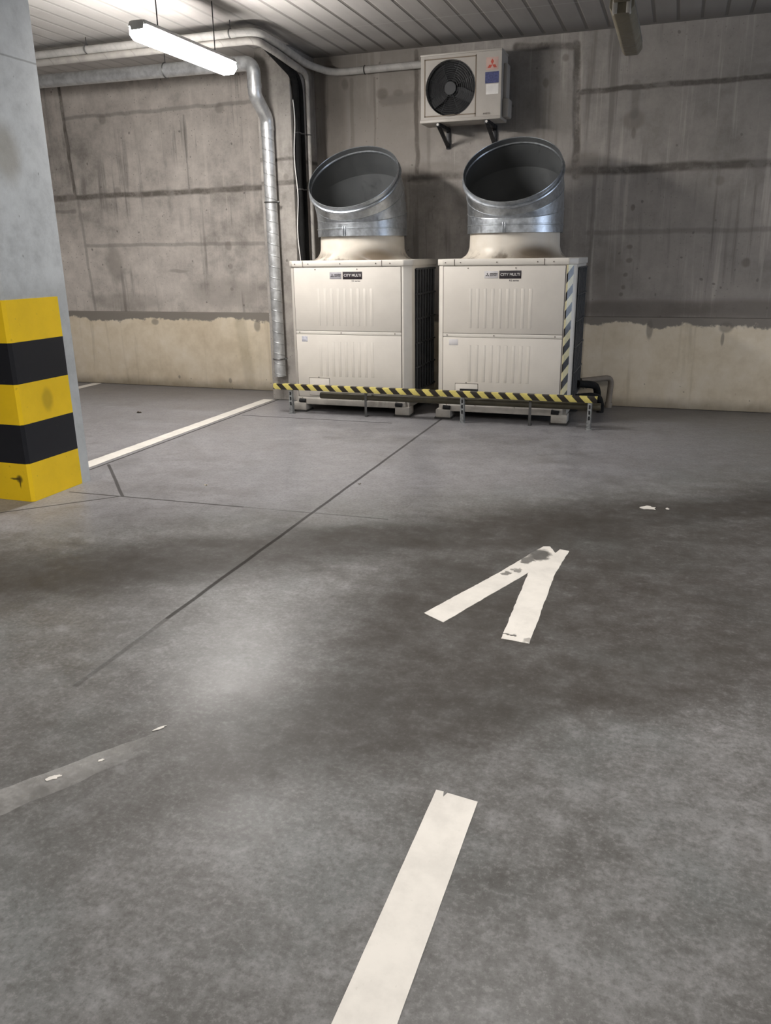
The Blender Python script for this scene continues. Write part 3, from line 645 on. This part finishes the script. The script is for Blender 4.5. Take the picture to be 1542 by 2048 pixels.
# ---------------------------------------------------------------- galvanised hoods on the fan outlets
def hood(cx, label, first):
    cy = YU + .425
    t = thing('duct_hood', label, 'duct hood', (cx, cy, 1.665), 'galvanised duct hoods')
    r = .434; th = math.radians(42); ns = 2; Rb = .50; z0 = 1.865
    # centre line: straight collar, mitred gores, straight mouth
    P = [V((cx, cy, 1.672)), V((cx, cy, z0))]; D = [V((0, 0, 1))]
    a = 0; p = V((cx, cy, z0))
    seg = 2 * Rb * math.tan(th / (2 * ns)) 
    for k in range(ns):
        a += th / ns * (1 if k else 1)
        d = V((0, -math.sin(a), math.cos(a))); D.append(d)
        L = seg if k < ns - 1 else .225
        p = p + d * L; P.append(p.copy())
    X = V((1, 0, 0)); n = 72
    def ring(i, rr, shift=0.0):
        d0 = D[max(0, i - 1)]; d1 = D[min(len(D) - 1, i)]
        b0, b1 = d0.cross(X), d1.cross(X); m = (b0 + b1).normalized(); h = math.acos(max(-1, min(1, d0.dot(d1)))) / 2
        c = P[i] + (d0 + d1).normalized() * shift
        return [c + X * rr * math.cos(2 * PI * k / n) + m * rr / math.cos(h) * math.sin(2 * PI * k / n) for k in range(n)]
    for i in range(len(P) - 1):
        q = MB(); last = i == len(P) - 2
        A, B = ring(i, r), ring(i + 1, r)
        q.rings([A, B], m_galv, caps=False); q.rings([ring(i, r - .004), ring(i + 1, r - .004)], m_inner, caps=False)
        nm = 'collar' if i == 0 else ('mouth' if last else 'elbow_section')
        o = q.obj(nm, t)
        if not last:       # standing seam at the upper end
            q = MB(); S = []
            for k in range(8):
                aa = 2 * PI * k / 8; S.append(ring(i + 1, r + .0005 + .0035 * math.cos(aa), .0035 * math.sin(aa)))
            q.rings(S, m_galv, closed=True).obj('seam', o)
        else:
            q = MB(); S = []
            d = D[-1]
            for k in range(8):
                aa = 2 * PI * k / 8; S.append([v - d * .055 for v in ring(i + 1, r + .004 + .014 * math.cos(aa), .014 * math.sin(aa))])
            q.rings(S, m_galv, closed=True).obj('bead', o)
            q = MB(); S = []
            for k in range(6):
                aa = 2 * PI * k / 6; S.append(ring(i + 1, r + .003 * math.cos(aa), .004 * math.sin(aa)))
            q.rings(S, m_galv, closed=True).obj('rim', o)
    # clamp band with its lock above the bell mouth
    S = MB(); S.rings([[V((cx + (r + e) * math.cos(2 * PI * k / n), cy + (r + e) * math.sin(2 * PI * k / n), z)) for k in range(n)] for e, z in ((.001, 1.735), (.005, 1.738), (.005, 1.744), (.001, 1.747))], m_galv, caps=False)
    for k in (0, 1): S.box((cx - .035 + .004 + k * .02, cy - r - .010, 1.675), (cx - .035 + .012 + k * .02, cy - r + .001, 1.76), m_galv, .002)
    S.obj('lock_band', t)
    S = MB(); S.lathe([(r - .002, 1.674), (.412, 1.680), (.4095, 1.690)], (cx, cy, 0), m_galv, 72).obj('reducer_ring', t)
    return t
hood(-2.94, 'galvanised duct hood opening upward on the left condensing unit', True)
hood(-1.44, 'galvanised duct hood opening upward on the right condensing unit, below the wall unit', False)

# ---------------------------------------------------------------- wall mounted outdoor unit
m_acw = plain('aged_white_casing', (.40, .37, .33), .45, var=.05, sc=6, dirt=((.42, .36, .28), .4))
m_red = plain('red_emblem', (.42, .06, .035), .5); m_pink = plain('pale_red_sticker', (.48, .33, .28), .5); m_blue = plain('blue_sticker', (.05, .06, .16), .5, var=.35, sc=70); m_paperw = plain('white_sticker', (.72, .70, .67), .5)
m_brk = plain('black_bracket', (.02, .02, .022), .45, .3)
ax0, ax1, ay, az0, az1 = -2.44, -1.672, 8.10, 2.702, 3.268
t = thing('wall_outdoor_unit', 'dusty white outdoor fan unit bracketed high on the back wall', 'air conditioner', ((ax0 + ax1) / 2, 8.25, az0))
fc = V((-2.152, ay, 2.978)); fr = .238
cas = MB()
t_ = bmesh.new()      # casing with a round opening in front
n = 64; circ = [t_.verts.new((fc.x + fr * math.cos(2 * PI * k / n), ay, fc.z + fr * math.sin(2 * PI * k / n))) for k in range(n)]
def onrect(a):
    x0, x1, z0, z1 = ax0, ax1, az0, az1; c, s = math.cos(a), math.sin(a); k = 1e9
    if c > 1e-9: k = min(k, (x1 - fc.x) / c)
    if c < -1e-9: k = min(k, (x0 - fc.x) / c)
    if s > 1e-9: k = min(k, (z1 - fc.z) / s)
    if s < -1e-9: k = min(k, (z0 - fc.z) / s)
    return (fc.x + c * k, ay, fc.z + s * k)
rect = [onrect(2 * PI * k / n) for k in range(n)]
for cx, cz in ((ax0, az0), (ax1, az0), (ax1, az1), (ax0, az1)):     # snap the nearest ray onto each corner
    k = min(range(n), key=lambda k: (rect[k][0] - cx) ** 2 + (rect[k][2] - cz) ** 2); rect[k] = (cx, ay, cz)
rv = [t_.verts.new(p) for p in rect]; bv = [t_.verts.new((p[0], 8.385, p[2])) for p in rect]
ci = [t_.verts.new((v.co.x, ay + .05, v.co.z)) for v in circ]
for k in range(n):
    j = (k + 1) % n
    t_.faces.new((circ[k], circ[j], rv[j], rv[k])); t_.faces.new((rv[k], rv[j], bv[j], bv[k])); t_.faces.new((circ[j], circ[k], ci[k], ci[j]))
t_.faces.new(bv[::-1]); bmesh.ops.recalc_face_normals(t_, faces=t_.faces)
cas.add(t_, m_acw); cas.obj('casing', t)
fp = MB()      # raised frame round the fan and the plain service side
for lo, hi in (((ax0 + .035, az0 + .04), (ax0 + .045, az1 - .035)), ((ax0 + .525, az0 + .02), (ax0 + .535, az1 - .03)), ((ax0 + .035, az0 + .04), (ax0 + .535, az0 + .05)), ((ax0 + .035, az1 - .045), (ax0 + .535, az1 - .035))):
    fp.box((lo[0], ay - .002, lo[1]), (hi[0], ay + .001, hi[1]), plain('grime', (.20, .16, .12), .8))
fp.obj('panel_seam', t)
MB().box((ax0 - .006, ay - .012, az0 - .012), (ax1 + .004, 8.385, az0 + .018), m_acw, .005).obj('base_tray', t)
MB().box((ax0 - .004, ay - .008, az1 - .012), (ax1 + .004, 8.385, az1 + .006), m_acw, .005).obj('top_cover', t)
MB().disc((fc.x, ay + .048, fc.z), (0, -1, 0), fr, .003, m_dark, 48).obj('fan_well', t)
m_blade = plain('dark_fan_blade', (.022, .023, .024), .6)
f = MB(); f.disc((fc.x, ay + .045, fc.z), (0, -1, 0), .06, .03, m_blade, 24)
for k in range(3):
    M_ = Matrix.Translation((fc.x, ay + .03, fc.z)) @ Matrix.Rotation(k * 2 * PI / 3 + .4, 4, 'Y') @ Matrix.Rotation(.35, 4, 'X')
    f.prism([(.04, -.04), (.12, -.085), (.21, -.10), (.225, .04), (.12, .05), (.04, .03)], 'y', -.003, .003, m_blade, M=M_)
f.obj('fan', t)
gm = plain('grille_wire', (.028, .029, .031), .5)
g = MB()
for k in range(11): g.torus((fc.x, ay - .004, fc.z), (0, 1, 0), .055 + k * .0182, .0021, gm, 48, 5)
for k in range(8):
    a = PI / 8 + k * PI / 4; u = V((math.cos(a), 0, math.sin(a))); g.tube([fc + u * .05 + V((0, -.002, 0)), fc + u * (fr + .004) + V((0, -.002, 0))], .0025, gm, 6)
g.disc((fc.x, ay - .001, fc.z), (0, -1, 0), .055, .006, gm, 28)
g.obj('fan_grille', t)
s = MB(); s.box((-1.815, ay - .0015, 3.10), (-1.702, ay, 3.205), m_pink); so_ = s.obj('emblem_sticker', t)
d = MB(); diamonds(d, -1.758, ay - .0016, 3.143, .05, m_red); d.obj('emblem', so_)
MB().box((-1.822, ay - .0015, 2.992), (-1.694, ay, 3.086), m_blue).obj('blue_sticker', t)
MB().box((-1.812, ay - .0015, 2.90), (-1.697, ay, 2.985), m_paperw).obj('white_sticker', t)
text('INVERTER', 'lettering', .022, (-1.835, ay - .001, 2.74), m_seam, t, .07, .0004)
MB().box((ax1, 8.17, az0 + .01), (ax1 + .06, 8.34, az0 + .17), m_acw, .012).box((ax1, 8.20, az0 + .16), (ax1 + .035, 8.34, az1 - .10), m_acw, .008).obj('valve_cover', t)
for x in (-2.27, -1.80):
    b = MB(); b.box((x - .02, 8.10, az0 - .045), (x + .02, YW, az0 - .012), m_brk, .003).box((x - .02, YW - .022, 2.50), (x + .02, YW + .001, az0 - .012), m_brk, .003)
    b.prism([(8.125, az0 - .044), (8.165, az0 - .044), (YW - .005, 2.53), (YW - .005, 2.565 - .06)], 'x', x - .018, x + .018, m_brk, .002)
    b.disc((x, 8.10, az0 - .028), (0, -1, 0), .011, .008, m_clipw, 12)
    b.obj('bracket', t)

# ---------------------------------------------------------------- low barrier and pipe in front of the units
YB = 7.165
t = thing('low_barrier', 'low barrier rail striped yellow and black before the condensing units', 'barrier', (-2.1, YB, 0))
xb0, xb1 = -3.69, -.555
b = MB(); b.box((xb0, YB - .003, .242), (xb1, YB + .003, .296), m_tape, .0015).box((xb0, YB - .002, .290), (xb1, YB + .05, .296), m_tape, .0015).obj('rail', t)
m_zinc = plain('speckled_zinc', (.34, .35, .345), .45, .6, .3, 60, dirt=((.09, .08, .075), .8))
for x in (-3.508, -1.762, -.615):
    p = MB(); p.box((x - .019, YB + .004, .004), (x + .019, YB + .008, .288), m_zinc, .001).box((x + .015, YB + .004, .004), (x + .019, YB + .042, .288), m_zinc, .001).box((x - .03, YB, 0), (x + .03, YB + .05, .006), m_zinc, .001)
    for z in (.205, .155, .105): p.prism([(x - .0085 + .0085 * (1 + math.cos(a)) - .0 , z + (.010 if math.sin(a) > 0 else -.010) + .0085 * math.sin(a)) for a in [2 * PI * k / 14 for k in range(14)]], 'y', YB + .0030, YB + .0045, m_dark)
    p.obj('slotted_post', t)
m_olive = plain('dark_olive_pipe', (.060, .052, .030), .45, 0, .2, 14)
t = thing('floor_pipe', 'dark olive pipe held just above the floor behind the striped rail', 'pipe', (-1.9, 7.27, 0))
MB().tube([(-3.215, 7.265, .185), (-.53, 7.265, .193)], .033, m_olive, 18).obj('pipe', t)
MB().tube([(-3.222, 7.265, .185), (-3.2, 7.265, .185)], .030, m_dark, 18).obj('end_cap', t)
for x in (-2.735, -1.145):
    MB().box((x - .012, 7.225, 0), (x + .012, 7.230, .235), m_clamp, .001).box((x - .012, 7.225, 0), (x + .012, 7.30, .005), m_clamp, .001).torus((x, 7.265, .188), (1, 0, 0), .036, .005, m_clamp, 20, 6).obj('support', t)

# pipes behind the right unit
m_dusty = plain('dusty_brown_pipe', (.20, .17, .135), .75, 0, .2)
o = MB().tube(fillet([(-.80, 8.15, .285), (-.52, 8.33, .305), (-.535, 8.34, .04)], .07, 6), .028, m_dusty, 14)
t = thing('drain_pipe', 'dusty brown pipe elbow behind the right end of the barrier', 'pipe', (-.53, 8.34, 0)); o.obj('bent_pipe', t)
MB().tube([(-.533, 8.34, .05), (-.536, 8.34, 0)], .036, m_dusty, 14).obj('socket', t)
for i, (pth, lab) in enumerate([([(-.80, 7.86, .30), (-.70, 7.95, .285), (-.64, 8.1, .25), (-.63, 8.2, .08)], 'black foam pipe stub at the right unit foot, upper one'), ([(-.80, 7.72, .19), (-.66, 7.78, .20), (-.60, 7.9, .17), (-.59, 8.05, .07)], 'black foam pipe stub at the right unit foot, lower one')]):
    t = thing('insulated_pipe', lab, 'pipe', pth[-1], 'black stubs beside the right unit')
    MB().tube(fillet(pth, .08, 5), .035, m_foam, 14).obj('foam_pipe', t)
    e = V(pth[-1]); MB().tube([e, (e.x, e.y, 0)], .035, m_foam, 14).obj('foot_end', t)

# ---------------------------------------------------------------- light
w = bpy.data.worlds.new('world'); bpy.context.scene.world = w; w.use_nodes = True
w.node_tree.nodes['Background'].inputs[0].default_value = (.5, .52, .55, 1); w.node_tree.nodes['Background'].inputs[1].default_value = .05
def area(name, loc, size, energy, col, rot=(0, 0, 0), spread=PI):
    l = bpy.data.lights.new(name, 'AREA'); l.shape = 'RECTANGLE'; l.size, l.size_y = size; l.energy = energy; l.color = col; l.spread = spread
    o = bpy.data.objects.new(name, l); C.objects.link(o); o.location = loc; o.rotation_euler = rot; return o
# further unseen tubes of the lamp rows; strongest one added to fill column and right wall
for x, y, e in ((-.48, 2.7, 62), (-.48, -1.2, 45), (-3.66, 1.0, 60), (-3.66, -3.0, 30), (2.7, 3.3, 88), (2.7, -.5, 25), (-6.85, 4.5, 40)):
    area('tube_and_fill_light', (x, y, 2.95), (.13, 1.27), e, LC)
# daylight from the ramp doorway in the right wall
area('ramp_daylight', (XR - .05, 6.0, 1.5), (2.6, 3.4), 125, (.68, .80, 1.0), (0, PI / 2, 0))

sc = bpy.context.scene
sc.view_settings.view_transform = 'Standard'
sc.view_settings.look = 'None'
sc.view_settings.exposure = 0.0
# keep the full-size render quick: this hall needs few bounces
sc.cycles.max_bounces = 6; sc.cycles.diffuse_bounces = 4; sc.cycles.glossy_bounces = 3
sc.cycles.transparent_max_bounces = 6; sc.cycles.transmission_bounces = 2
sc.cycles.use_adaptive_sampling = True; sc.cycles.adaptive_threshold = .07; sc.cycles.adaptive_min_samples = 12
sc.cycles.use_denoising = True
